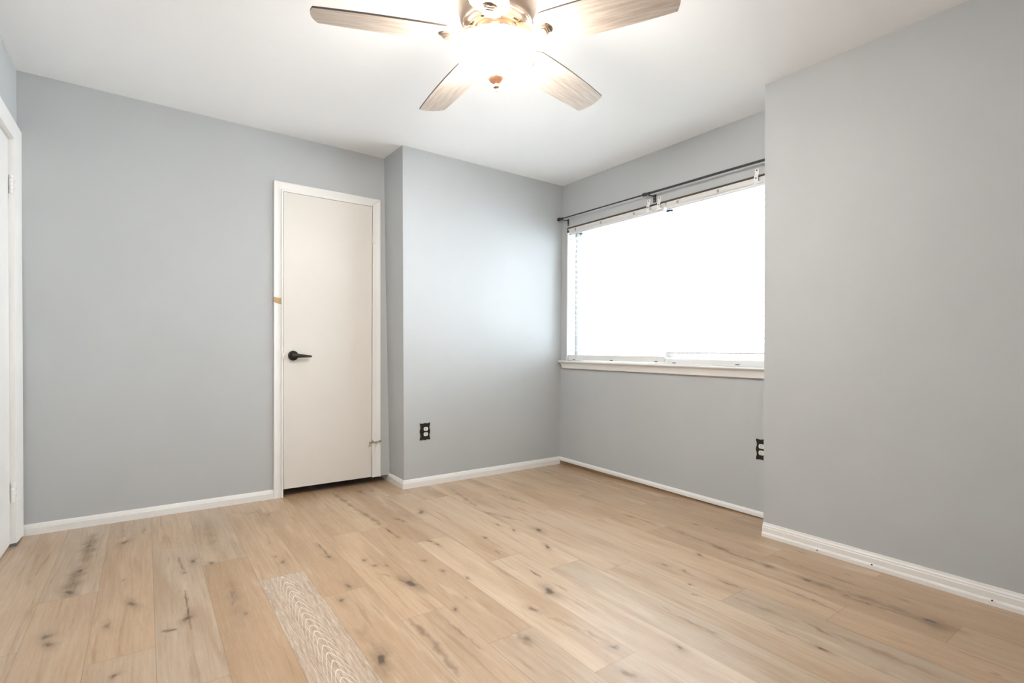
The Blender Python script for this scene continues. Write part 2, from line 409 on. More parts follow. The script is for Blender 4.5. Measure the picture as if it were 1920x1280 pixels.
PW = 0.185
JOINTS = {-2: [2.3], -1: [2.69, 1.39], 0: [3.385, 2.08], 1: [3.07, 1.77], 2: [2.74, 1.44], 3: [2.42, 3.5], 4: [2.11, 3.41], 5: [2.775, 1.762],
          6: [2.755, 1.455], 7: [2.435, 1.135], 8: [2.02, 3.32], 9: [1.795, 3.10], 10: [2.95, 1.64], 11: [2.475, 1.173], 12: [2.16, 0.862],
          13: [1.855, 0.555], 14: [2.6, 1.3], 15: [2.2, 0.9], 16: [1.7], 17: [2.0], 18: [1.5]}
def build_floor():
    x_lo, y_lo, y_hi = -0.70, YBK - 0.05, 4.30
    verts, faces, uvs, wood, hue, seam = [], [], [], [], [], []
    base = 0
    rs = random.Random(21)
    # (tone, greyness) of the boards, column by column from the camera outwards
    boards = {-2: [(.45, .3), (.5, .2)], -1: [(.5, .2), (.45, .1), (.33, .6)], 0: [(.6, .45), (.48, .0), (.28, .4)], 1: [(.6, .6), (.62, .7), (.5, .2)],
              2: [(.5, .1), (.28, .0), (.4, .5)], 3: [(.4, .3), (.42, .0), (.4, .1)], 4: [(.38, .1), (.3, .0), (.5, .0)], 5: [(.6, .1), (.62, .0), (.35, .05)],
              6: [(.55, .5), (.38, .1), (.6, .1)], 7: [(.8, .55), (.9, .2), (.4, .3)], 8: [(1., .45), (.75, .3)], 9: [(.85, .75), (1., .3), (.4, .2)],  # pale greyish boards; window sheen is painted into their tones as well
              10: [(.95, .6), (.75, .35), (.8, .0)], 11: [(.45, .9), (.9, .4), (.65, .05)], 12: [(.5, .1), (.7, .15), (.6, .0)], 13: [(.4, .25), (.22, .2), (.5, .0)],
              14: [(.3, .0), (.35, .1), (.4, .0)], 15: [(.25, .0), (.3, .1), (.35, .0)], 16: [(.2, .0), (.3, .0)], 17: [(.2, .1), (.25, .0)]}
    for k in range(-3, 19):
        xa = -0.16 + PW * k - PW; xb = xa + PW          # column k spans xa..xb
        xa = max(xa, x_lo); xb = min(xb, 3.05)
        if xb - xa < 0.01:
            continue
        js = sorted(JOINTS.get(k - 1, []))
        cuts = [y_lo] + [j for j in js if y_lo < j < y_hi] + [y_hi]
        for n, (ya, yb) in enumerate(zip(cuts, cuts[1:])):
            bt = boards.get(k - 1, [])
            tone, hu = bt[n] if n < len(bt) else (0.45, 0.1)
            special = 1.0 if (k - 1 == 3 and n == 0) else 0.0
            near = yb > 0.2
            sx = 0.005 if near else 0.06
            nx = max(2, int(round((xb - xa) / sx)) + 1)
            ys = []
            y = ya
            while y < yb - 1e-6:
                ys.append(y); y += 0.010 if y > 0.2 else 0.1
            ys.append(yb); ys = np.array(ys)
            e = 0.0016
            xs = np.concatenate(([xa, xa + e], np.linspace(xa, xb, nx)[1:-1], [xb - e, xb]))
            ys = np.concatenate(([ys[0], ys[0] + e], ys[1:-1], [ys[-1] - e, ys[-1]]))
            ys = np.unique(ys)
            X, Y = np.meshgrid(xs, ys)
            mk = np.zeros_like(X)
            for (kx, ky, s, d) in KNOTS:
                if xa - .004 <= kx <= xb + .004 and ya - .02 <= ky <= yb + .02:
                    dx, dy = X - kx, Y - ky
                    an = np.arctan2(dy, dx)
                    wb = 1 + .22 * np.sin(2 * an + kx * 60) + .16 * np.sin(3 * an + ky * 80)
                    dx, dy = (dx + .25 * dy * math.sin(kx * 90)) / wb, dy / wb
                    mk = np.maximum(mk, d * np.exp(-((dx / (.014 * s)) ** 2 + (dy / (.024 * s)) ** 2)))
                    mk = np.maximum(mk, .36 * d * np.exp(-((dx / (.032 * s)) ** 2 + (dy / (.085 * s)) ** 2)))
            for (x0, y0, x1, y1, w, d) in STREAKS:
                if xa - .01 <= (x0 + x1) / 2 <= xb + .01 and min(y0, y1) < yb and max(y0, y1) > ya:
                    L2 = (x1 - x0) ** 2 + (y1 - y0) ** 2 + 1e-9
                    t = np.clip(((X - x0) * (x1 - x0) + (Y - y0) * (y1 - y0)) / L2, 0, 1)
                    ln = math.sqrt(L2)
                    wig = (.35 if w < .009 else .25) * min(w, .012) * (np.sin(t * ln * 75 + x0 * 50) + .6 * np.sin(t * ln * 160 + y0 * 70))
                    dd = np.hypot(X - x0 - t * (x1 - x0) - wig, (Y - y0 - t * (y1 - y0)) * .6)
                    tap = np.clip(np.sin(np.pi * np.clip(.06 + .9 * t, 0, 1)), 0, 1) ** .6 * (.78 + .22 * np.sin(t * ln * 48 + y1 * 90))
                    ww = max(w, .0048) * (.45 + .55 * tap)
                    dm = d if w < .009 else d * (.9 if w < .02 else 1.2)
                    mk = np.maximum(mk, dm * (.35 + .65 * tap) * np.exp(-(dd / ww) ** 2))
                    if w < .009:
                        mk = np.maximum(mk, .16 * d * tap * np.exp(-(dd / (ww * 4)) ** 2))
            off_u, off_v = rs.uniform(0, 40), rs.randint(0, 30)
            ny, nxx = X.shape
            verts.append(np.stack((X, Y, np.zeros_like(X)), -1).reshape(-1, 3))
            idx = (np.arange(ny * nxx).reshape(ny, nxx) + base)
            q = np.stack((idx[:-1, :-1], idx[:-1, 1:], idx[1:, 1:], idx[1:, :-1]), -1).reshape(-1, 4)
            faces.append(q)
            mid = (xa + xb) / 2 + rs.uniform(-.03, .03) * (0 if special else 1)
            uvs.append(np.stack((Y + off_u, X - mid + off_v + .5), -1).reshape(-1, 2))
            one = np.ones(X.size)
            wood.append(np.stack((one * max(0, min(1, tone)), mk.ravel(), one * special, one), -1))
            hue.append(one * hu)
            edge = ((X <= xa + 1e-6) | (X >= xb - 1e-6) | (Y <= ya + 1e-6) | (Y >= yb - 1e-6)).astype(float)
            seam.append(edge.ravel())
            base += X.size
    verts = np.concatenate(verts); faces = np.concatenate(faces); uvs = np.concatenate(uvs)
    wood = np.concatenate(wood); hue = np.concatenate(hue); seam = np.concatenate(seam)
    me = bpy.data.meshes.new('floor')
    me.vertices.add(len(verts)); me.vertices.foreach_set('co', verts.ravel())
    me.loops.add(faces.size); me.loops.foreach_set('vertex_index', faces.ravel().astype(np.int32))
    me.polygons.add(len(faces)); me.polygons.foreach_set('loop_start', np.arange(0, faces.size, 4, dtype=np.int32))
    me.polygons.foreach_set('loop_total', np.full(len(faces), 4, dtype=np.int32))
    me.update(calc_edges=True)
    l = me.uv_layers.new(name='plank'); l.data.foreach_set('uv', uvs[faces.ravel()].ravel())
    a = me.attributes.new('wood', 'FLOAT_COLOR', 'POINT'); a.data.foreach_set('color', wood.ravel())
    a = me.attributes.new('hue', 'FLOAT', 'POINT'); a.data.foreach_set('value', hue)
    a = me.attributes.new('seam', 'FLOAT', 'POINT'); a.data.foreach_set('value', seam)
    me.materials.append(MAT['floor'])
    me.validate()
    o = bpy.data.objects.new('floor', me); C.objects.link(o)
    o['label'] = 'light oak plank floor with dark knots running towards the closet door'
    o['category'] = 'floor'; o['kind'] = 'structure'
build_floor()

# ------------------------------------------------------------------ ceiling and walls
bm = bmesh.new(); box(bm, XL - .12, 3.25, YBK - .12, 4.4, H, H + .1)
setting('ceiling', 'flat white ceiling above the whole room', 'ceiling', bm=bm, mat=MAT['ceiling'])

DX0, DX1, DZ = 0.738, 1.383, 2.062        # rough opening of the closet door
bm = bmesh.new()
def bw(x0, x1, z0, z1):
    p = [(x0, back_y(x0, z0), z0), (x1, back_y(x1, z0), z0), (x1, back_y(x1, z1), z1), (x0, back_y(x0, z1), z1)]
    hexa(bm, p + [(x, y + .09, z) for x, y, z in p])
bw(XL - .1, DX0, 0, H); bw(DX0, DX1, DZ, H); bw(DX1, 1.56, 0.05, H)
setting('wall_back', 'blue-grey back wall around the narrow closet door', 'wall', bm=bm, mat=MAT['wall'])

bm = bmesh.new()
wall_quad(bm, BB, (3.2, WB[1] + .002), BT, (3.2, WT[1] + .002), out=(0, 0.25))
setting('wall_projection', 'blue-grey wall projecting beside the closet door, carrying a black outlet plate', 'wall', bm=bm, mat=MAT['wall'])
# its narrow side face shows the same paint: thick body above; closes the corner by the door
bm = bmesh.new()
wall_quad(bm, (BB[0], BB[1] + .001), (BB[0] + .004, 3.86), (BT[0], BT[1] + .001), (BT[0] - .012, 3.86), out=(0.09, 0))
setting('wall_return', 'narrow blue-grey return wall right of the closet door', 'wall', bm=bm, mat=MAT['wall'])

WY0, WY1, WZ0, WZ1 = 1.20, 3.352, 0.908, 2.060     # window opening
bm = bmesh.new()
def ww(y0, y1, z0, z1):
    p = [(win_x(y0), y0, z0), (win_x(y1), y1, z0), (win_x(y1), y1, z1), (win_x(y0), y0, z1)]
    hexa(bm, p + [(x + .15, y, z) for x, y, z in p])
ww(0.9, WY0, 0, H); ww(WY1, 3.46, 0, H); ww(WY0, WY1, 0, WZ0 - .02); ww(WY0, WY1, WZ1, H)
setting('wall_window', 'blue-grey wall below and above the wide window', 'wall', bm=bm, mat=MAT['wall'])

bm = bmesh.new()
wall_quad(bm, (XR_B, YR_B), (XR_B + .012, YBK - .1), (XR_T, YR_T), (XR_T + .03, YBK - .1), out=(0.6, 0))
setting('wall_right', 'plain grey wall block on the right, nearest the camera', 'wall', bm=bm, mat=MAT['wall'])

LY0, LY1, LZ = 2.72, 3.560, 2.05
bm = bmesh.new()
box(bm, XL - .1, XL, YBK - .1, LY0, 0, H); box(bm, XL - .1, XL, LY1, 3.75, 0, H); box(bm, XL - .1, XL, LY0, LY1, LZ, H)
setting('wall_left', 'blue-grey sliver of wall at the left edge above the white door', 'wall', bm=bm, mat=MAT['wall'])
bm = bmesh.new(); box(bm, XL - .1, 3.3, YBK - .1, YBK, 0, H)
setting('wall_front', 'blue-grey wall behind the camera', 'wall', bm=bm, mat=MAT['wall'])
# closet behind the narrow door
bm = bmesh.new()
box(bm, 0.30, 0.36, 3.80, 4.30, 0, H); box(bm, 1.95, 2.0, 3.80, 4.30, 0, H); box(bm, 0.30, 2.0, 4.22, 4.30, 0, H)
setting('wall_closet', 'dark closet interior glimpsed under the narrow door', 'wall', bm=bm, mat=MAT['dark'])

# ------------------------------------------------------------------ baseboards
BASE_PROF = [(0, 0), (.013, 0), (.013, .62), (.0105, .70), (.0105, .74), (.009, .80), (.006, .93), (.003, 1.0), (0, 1.0)]
def baseboard(bm, a, b, ha, hb, nrm, za=0.0, zb=0.0, prof=BASE_PROF, depth=1.0, ea=0.0, eb=0.0):
    """from wall point a to b (bottom line), heights ha, hb; nrm points into the room; ea/eb lengthen the face for mitres"""
    d = (Vector((b[0], b[1], 0)) - Vector((a[0], a[1], 0))).normalized()
    n = Vector((nrm[0], nrm[1], 0)).normalized()
    A = [Vector((a[0], a[1], 0)) + n * (u * depth) - d * (ea * u * depth) + Vector((0, 0, za + v * ha)) for u, v in prof]
    B = [Vector((b[0], b[1], 0)) + n * (u * depth) + d * (eb * u * depth) + Vector((0, 0, zb + v * hb)) for u, v in prof]
    extrude_profile(bm, A, B)
bm = bmesh.new()
baseboard(bm, (XL, back_y(XL, 0)), (0.740, back_y(.74, 0)), .058, .060, (0, -1))
setting('baseboard_back', 'low white baseboard along the back wall left of the closet door', 'baseboard', bm=bm, mat=MAT['trim'])
bm = bmesh.new()
baseboard(bm, (BB[0] + .004, 3.86), BB, .062, .062, (-1, 0.01), eb=1.0)
baseboard(bm, BB, WB, .062, .064, (0.003, -1), ea=1.0)
setting('baseboard_projection', 'white baseboard wrapping the projecting wall corner', 'baseboard', bm=bm, mat=MAT['trim'])
bm = bmesh.new()
baseboard(bm, (win_x(3.425), 3.425), (win_x(1.3), 1.3), .030, .032, (-1, 0), za=.034, zb=.001, depth=.9)
setting('baseboard_window', 'thin white baseboard under the window, lifted off the floor at the far corner', 'baseboard', bm=bm, mat=MAT['trim'])
bm = bmesh.new()
extrude_profile(bm, [(win_x(3.43) + .004, 3.43, 0), (win_x(3.43) - .004, 3.43, 0), (win_x(3.43) - .004, 3.43, .045), (win_x(3.43) + .004, 3.43, .045)],
                [(win_x(1.3) + .004, 1.3, 0), (win_x(1.3) - .004, 1.3, 0), (win_x(1.3) - .004, 1.3, .02), (win_x(1.3) + .004, 1.3, .02)])
setting('trim_1', 'brown raw wood strip showing under the lifted baseboard below the window', 'trim', bm=bm, mat=MAT['strip'])
RP = [(0, 0), (.019, 0), (.019, .22), (.0165, .30), (.0135, .34), (.0135, .66), (.011, .72), (.011, .80), (.0075, .88), (.0055, 1.0), (0, 1.0)]
bm = bmesh.new()
baseboard(bm, (XR_B, YR_B), (XR_B + .012, YBK), .073, .073, (-1, 0), prof=RP)
rb = setting('baseboard_right', 'taller moulded white baseboard along the right wall', 'baseboard', bm=bm, mat=MAT['trim'])
for (yy, zz, uu) in ((1.18, .013, .0191), (0.945, .022, .0178), (0.532, .022, .0178)):
    bm = bmesh.new()
    tube(bm, [(XR_B - uu + .004, yy, zz), (XR_B - uu - .0012, yy, zz)], .0028, 10)
    obj('nail_head', bm, MAT['slot'], rb)
bm = bmesh.new()
baseboard(bm, (XL, YBK), (XL, LY0 - .09), .06, .06, (1, 0))
setting('baseboard_left', 'white baseboard on the left wall behind the door', 'baseboard', bm=bm, mat=MAT['trim'])

# ------------------------------------------------------------------ closet door (narrow door in the back wall)
yd = lambda x, z: back_y(x, z)
d1 = setting('door_1', 'narrow cream flush closet door with dark lever handle', 'door', loc=(1.06, 3.70, 0))
def cas_leg(bm, x_out, x_in, z0, z1o, z1i):
    """moulded casing leg mitred at the top; proud of the wall"""
    prof = [(0.0, 0.0), (0.0, .016), (.06, .0175), (.16, .0165), (.30, .0145), (.62, .0125), (.80, .0125), (.93, .0105), (1.0, .008), (1.0, 0.0)]
    a, b = [], []
    for u, v in prof:
        x = x_out + (x_in - x_out) * u
        zt = z1o + (z1i - z1o) * u
        a.append((x, yd(x, z0) - v, z0)); b.append((x, yd(x, zt) - v, zt))
    extrude_profile(bm, a, b)
def cas_head(bm, xo0, xi0, xo1, xi1, zo, zi):
    prof = [(0.0, 0.0), (0.0, .016), (.06, .0175), (.16, .0165), (.30, .0145), (.62, .0125), (.80, .0125), (.93, .0105), (1.0, .008), (1.0, 0.0)]
    a, b = [], []
    for u, v in prof:
        z = zo + (zi - zo) * u
        xa = xo0 + (xi0 - xo0) * u; xb = xo1 + (xi1 - xo1) * u
        a.append((xa, yd(xa, z) - v, z)); b.append((xb, yd(xb, z) - v, z))
    extrude_profile(bm, a, b)
CO0, CI0, CI1, CO1, CZO, CZI = 0.693, 0.745, 1.371, 1.432, 2.118, 2.063
bm = bmesh.new()
cas_leg(bm, CO0, CI0, 0.0, CZO, CZI); cas_leg(bm, CO1, CI1, 0.05, CZO - .004, CZI); cas_head(bm, CO0, CI0, CO1, CI1, CZO, CZI)
# jamb lining just inside the casing
for (x0, x1) in ((CI0 - .005, CI0 + .006), (CI1 - .004, CI1 + .010)):
    box(bm, x0, x1, 3.688, 3.79, 0.0 if x0 < 1 else .05, CZI + .004)
box(bm, CI0 - .004, CI1 + .009, 3.700, 3.79, CZI - .006, CZI + .012)
obj('door_casing', bm, MAT['trim'], d1, smooth=True)
bm = bmesh.new()
SX0, SX1 = CI0 + .009, CI1 - .007
box(bm, SX0, SX1, 3.693, 3.728, .054, CZI - .010, .002)
obj('door_slab', bm, MAT['door'], d1)
# lever handle
bm = bmesh.new()
hx, hz, hy = 0.815, 0.955, 3.692
ring = []
def disc(bm, cx, cy0, cy1, cz, r0, r1, seg=32):
    a = [bm.verts.new((cx + r0 * math.cos(2 * math.pi * i / seg), cy0, cz + r0 * math.sin(2 * math.pi * i / seg))) for i in range(seg)]
    b = [bm.verts.new((cx + r1 * math.cos(2 * math.pi * i / seg), cy1, cz + r1 * math.sin(2 * math.pi * i / seg))) for i in range(seg)]
    for i in range(seg):
        bm.faces.new((a[i], a[(i + 1) % seg], b[(i + 1) % seg], b[i]))
    bm.faces.new(a); bm.faces.new(list(reversed(b)))
disc(bm, hx, hy + .002, hy - .006, hz, .034, .033); disc(bm, hx, hy - .006, hy - .012, hz, .033, .026)
hd = obj('door_handle', bm, MAT['bronze'], d1, smooth=True)
bm = bmesh.new()
tube(bm, [(hx, hy - .010, hz), (hx, hy - .048, hz)], [.0125, .0115], 20)
prof = [(-.014, .0125, .012), (0, .0145, .0125), (.03, .0135, .010), (.06, .011, .008), (.09, .0085, .0065), (.105, .0075, .006), (.112, .005, .004)]
rings = []
for (dx, hzz, hyy) in prof:
    cz = hz - .004 * (dx / .1) ; cyy = hy - .050 + .010 * max(0, dx / .1) ** 2
    rings.append([bm.verts.new((hx + dx, cyy + hyy * math.sin(2 * math.pi * k / 20), cz + hzz * math.cos(2 * math.pi * k / 20))) for k in range(20)])
for a, b in zip(rings, rings[1:]):
    for k in range(20):
        bm.faces.new((a[k], a[(k + 1) % 20], b[(k + 1) % 20], b[k]))
bm.faces.new(rings[0]); bm.faces.new(list(reversed(rings[-1])))
obj('lever', bm, MAT['bronze'], hd, smooth=True)
# hinges on the right
for hz0, hz1 in ((1.783, 1.877), (0.219, 0.311)):
    bm = bmesh.new()
    n = 5; dz = (hz1 - hz0) / n
    for k in range(n):
        tube(bm, [(CI1 - .004, 3.683, hz0 + k * dz + .0006), (CI1 - .004, 3.683, hz0 + (k + 1) * dz - .0006)], .0062, 12)
    box(bm, CI1 - .003, CI1 + .012, 3.680, 3.690, hz0, hz1, .001)
    hg = obj('hinge', bm, MAT['trim'], d1, smooth=True)
    if hz0 < 1:
        bm = bmesh.new()                                # hinge-pin door stop with its two arms
        tube(bm, [(CI1 - .004, 3.683, hz1 - .004), (CI1 - .004, 3.683, hz1 + .012)], .0085, 12)
        tube(bm, [(CI1 - .026, 3.668, hz1 + .002), (CI1 + .002, 3.674, hz1 + .004), (CI1 + .024, 3.664, hz1 - .006)], .0042, 10)
        tube(bm, [(CI1 + .004, 3.676, hz1 + .002), (CI1 + .050, 3.676, hz1 + .006)], .0032, 10)
        tube(bm, [(CI1 + .050, 3.676, hz1 + .006), (CI1 + .058, 3.676, hz1 + .007)], .0072, 12)
        tube(bm, [(CI1 - .026, 3.668, hz1 + .002), (CI1 - .032, 3.667, hz1 + .002)], .0065, 12)
        so = obj('door_stop', bm, MAT['brass'], hg, smooth=True); so['label'] = 'small brass hinge-pin door stop on the lower hinge'
# bare tan patch where an old latch sat on the casing
bm = bmesh.new()
xs_ = [CO0 - .002, CO0 + .014, CO0 + .034, CI0 + .004]
zt_, zb_ = [1.346, 1.345, 1.341, 1.343], [1.312, 1.310, 1.302, 1.298]
off = [.0185, .0195, .0165, .0125]
front = [(x, yd(x, 1.33) - o_, z) for x, o_, z in zip(xs_, off, zt_)] + [(x, yd(x, 1.33) - o_, z) for x, o_, z in reversed(list(zip(xs_, off, zb_)))]
extrude_profile(bm, front, [(x, y + .012, z) for x, y, z in front])
pt = obj('latch_patch', bm, MAT['putty'], d1); pt['label'] = 'bare tan patch across the casing'
bm = bmesh.new(); box(bm, CI0 - .001, CI0 + .0075, 3.682, 3.692, .935, .975, .001)
obj('strike_plate', bm, MAT['trim'], d1)

# ------------------------------------------------------------------ left door (seen edge-on at the left border)
d2 = setting('door_2', 'white painted door cut off by the left edge of the view', 'door', loc=(XL, 3.15, 0))
bm = bmesh.new()
def lcas(bm, yo, yi, z0, zo, zi):
    prof = [(0, 0), (0, .018), (.10, .019), (.30, .016), (.7, .014), (.9, .012), (1, .009), (1, 0)]
    a = [(XL + v, yo + (yi - yo) * u, z0) for u, v in prof]; b = [(XL + v, yo + (yi - yo) * u, zo + (zi - zo) * u) for u, v in prof]
    extrude_profile(bm, a, b)
LCO, LCI = 3.690, 3.555
lcas(bm, LCO, LCI, .012, 2.122, 2.045); lcas(bm, LY0 - .09, LY0 + .005, 0, 2.122, 2.045)
prof = [(0, 0), (0, .018), (.10, .019), (.30, .016), (.7, .014), (.9, .012), (1, .009), (1, 0)]
a = [(XL + v, LCO + (LCI - LCO) * u, 2.122 + (2.045 - 2.122) * u) for u, v in prof]; b = [(XL + v, LY0 - .09 + .095 * u, 2.122 + (2.045 - 2.122) * u) for u, v in prof]
extrude_profile(bm, a, b)
box(bm, XL - .1, XL + .004, LCI - .002, LCI + .012, .012, 2.048); box(bm, XL - .1, XL + .004, LY0 - .012, LY0 + .012, 0, 2.048); box(bm, XL - .1, XL + .002, LY0, LCI, 2.040, 2.052)
obj('door_casing', bm, MAT['trim'], d2, smooth=True)
bm = bmesh.new(); box(bm, XL - .048, XL - .012, LY0 + .014, LCI - .006, .012, 2.037, .002)
obj('door_slab', bm, MAT['trim'], d2)
for z0, z1 in ((1.770, 1.862), (0.222, 0.318)):
    bm = bmesh.new(); n = 5; dz = (z1 - z0) / n
    for k in range(n):
        tube(bm, [(XL - .002, LCI - .006, z0 + k * dz + .0008), (XL - .002, LCI - .006, z0 + (k + 1) * dz - .0008)], .0075, 12)
    box(bm, XL - .006, XL + .010, LCI - .006, LCI + .03, z0, z1, .001)
    hg = obj('hinge', bm, MAT['trim'], d2, smooth=True)
    for q in (.32, .68):
        bm = bmesh.new(); zz = z0 + q * (z1 - z0)
        box(bm, XL + .006, XL + .0108, LCI + .006, LCI + .013, zz - .009, zz + .009)
        obj('screw', bm, MAT['brass'], hg)
bm = bmesh.new(); box(bm, XL - .03, XL + .012, LCI - .012, LCI + .055, 0, .0125, .002)  # dark grey block filling the gap under the casing
obj('dark_block', bm, MAT['dark_block'], d2)
bm = bmesh.new(); box(bm, XL - .30, XL - .2, LY0 - .2, LY1 + .2, 0, H)     # hallway side wall beyond the door
setting('wall_hall', 'hallway wall beyond the left door', 'wall', bm=bm, mat=MAT['wall'])

# ------------------------------------------------------------------ window: frame, panes, sill
XW = win_x(2.3)
w1 = setting('window_1', 'wide two-panel sliding window blown out with daylight behind white blinds', 'window', loc=(XW + .1, 2.3, WZ0))
def fb(bm, y0, y1, z0, z1, d0, d1, bev=.002):
    box(bm, XW + d0, XW + d1, y0, y1, z0, z1, bev)
bm = bmesh.new()
fb(bm, WY0, WY1, WZ0 - .015, WZ0 + .035, .085, .15); fb(bm, WY0, WY1, WZ1 - .035, WZ1 + .01, .085, .15)
fb(bm, WY0 - .01, WY0 + .035, WZ0, WZ1, .085, .15); fb(bm, WY1 - .035, WY1 + .01, WZ0, WZ1, .085, .15)
obj('window_frame', bm, MAT['vinyl'], w1)
bm = bmesh.new()                                               # jamb lining of the opening
for y0, y1 in ((WY1 - .008, WY1 + .002), (WY0 - .002, WY0 + .008)):
    hexa(bm, [(win_x(y0) - .001, y0, WZ0), (win_x(y0) + .09, y0, WZ0), (win_x(y1) + .09, y1, WZ0), (win_x(y1) - .001, y1, WZ0),
              (win_x(y0) - .001, y0, WZ1), (win_x(y0) + .09, y0, WZ1), (win_x(y1) + .09, y1, WZ1), (win_x(y1) - .001, y1, WZ1)])
hexa(bm, [(win_x(WY0), WY0, WZ1 - .004), (win_x(WY0) + .09, WY0, WZ1 - .004), (win_x(WY1) + .09, WY1, WZ1 - .004), (win_x(WY1), WY1, WZ1 - .004),
          (win_x(WY0), WY0, WZ1 + .002), (win_x(WY0) + .09, WY0, WZ1 + .002), (win_x(WY1) + .09, WY1, WZ1 + .002), (win_x(WY1), WY1, WZ1 + .002)])
obj('window_jamb', bm, MAT['vinyl'], w1)
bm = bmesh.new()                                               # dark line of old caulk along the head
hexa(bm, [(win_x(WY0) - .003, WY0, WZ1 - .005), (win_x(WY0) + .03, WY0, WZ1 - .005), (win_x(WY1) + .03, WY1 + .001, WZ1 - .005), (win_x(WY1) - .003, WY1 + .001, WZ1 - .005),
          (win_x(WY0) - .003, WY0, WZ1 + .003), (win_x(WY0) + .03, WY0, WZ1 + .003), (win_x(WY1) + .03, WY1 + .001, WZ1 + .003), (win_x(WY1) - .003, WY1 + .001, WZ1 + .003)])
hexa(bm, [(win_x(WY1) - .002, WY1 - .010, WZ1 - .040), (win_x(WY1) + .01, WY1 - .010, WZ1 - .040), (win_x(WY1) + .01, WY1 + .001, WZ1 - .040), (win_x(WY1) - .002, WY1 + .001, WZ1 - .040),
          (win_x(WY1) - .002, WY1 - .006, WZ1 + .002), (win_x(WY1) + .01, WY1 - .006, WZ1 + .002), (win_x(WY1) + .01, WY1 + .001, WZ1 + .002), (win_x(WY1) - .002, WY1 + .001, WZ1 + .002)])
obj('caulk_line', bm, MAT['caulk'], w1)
YM = 2.381
for (y0, y1, dd) in ((YM - .02, WY1 - .03, .095), (WY0 + .03, YM + .02, .12)):
    bm = bmesh.new()
    fb(bm, y0, y1, WZ0 + .01, WZ0 + .040, dd, dd + .024); fb(bm, y0, y1, WZ1 - .050, WZ1 - .02, dd, dd + .024)
    fb(bm, y0, y0 + .038, WZ0 + .01, WZ1 - .02, dd, dd + .024); fb(bm, y1 - .038, y1, WZ0 + .01, WZ1 - .02, dd, dd + .024)
    sash = obj('window_sash', bm, MAT['vinyl'], w1)
    bm = bmesh.new(); fb(bm, y0 + .034, y1 - .034, WZ0 + .036, WZ1 - .046, dd + .010, dd + .014, 0)
    obj('pane', bm, MAT['glass'], sash)
# moulded stool and apron running into the corner
bm = bmesh.new()
SPF = [(.09, 0.0), (-.040, 0.0), (-.045, -.004), (-.046, -.010), (-.043, -.015), (-.036, -.018), (-.030, -.024), (-.025, -.034), (-.0225, -.048), (-.0215, -.056), (-.0215, -.064), (-.017, -.067), (0.0, -.067), (0.004, -.020), (.09, -.020)]
ya, yb = 3.414, 1.15
zs = lambda y: WZ0 + .004 - (3.41 - y) * .004
extrude_profile(bm, [(win_x(ya) + u, ya - (0.024 * min(1, -v / .05) if u < 0 else 0) - (.064 if u > .001 else 0), zs(ya) + v) for u, v in SPF],
                [(win_x(yb) + u, yb, zs(yb) + v) for u, v in SPF])
obj('window_sill', bm, MAT['sill'], w1, smooth=True)

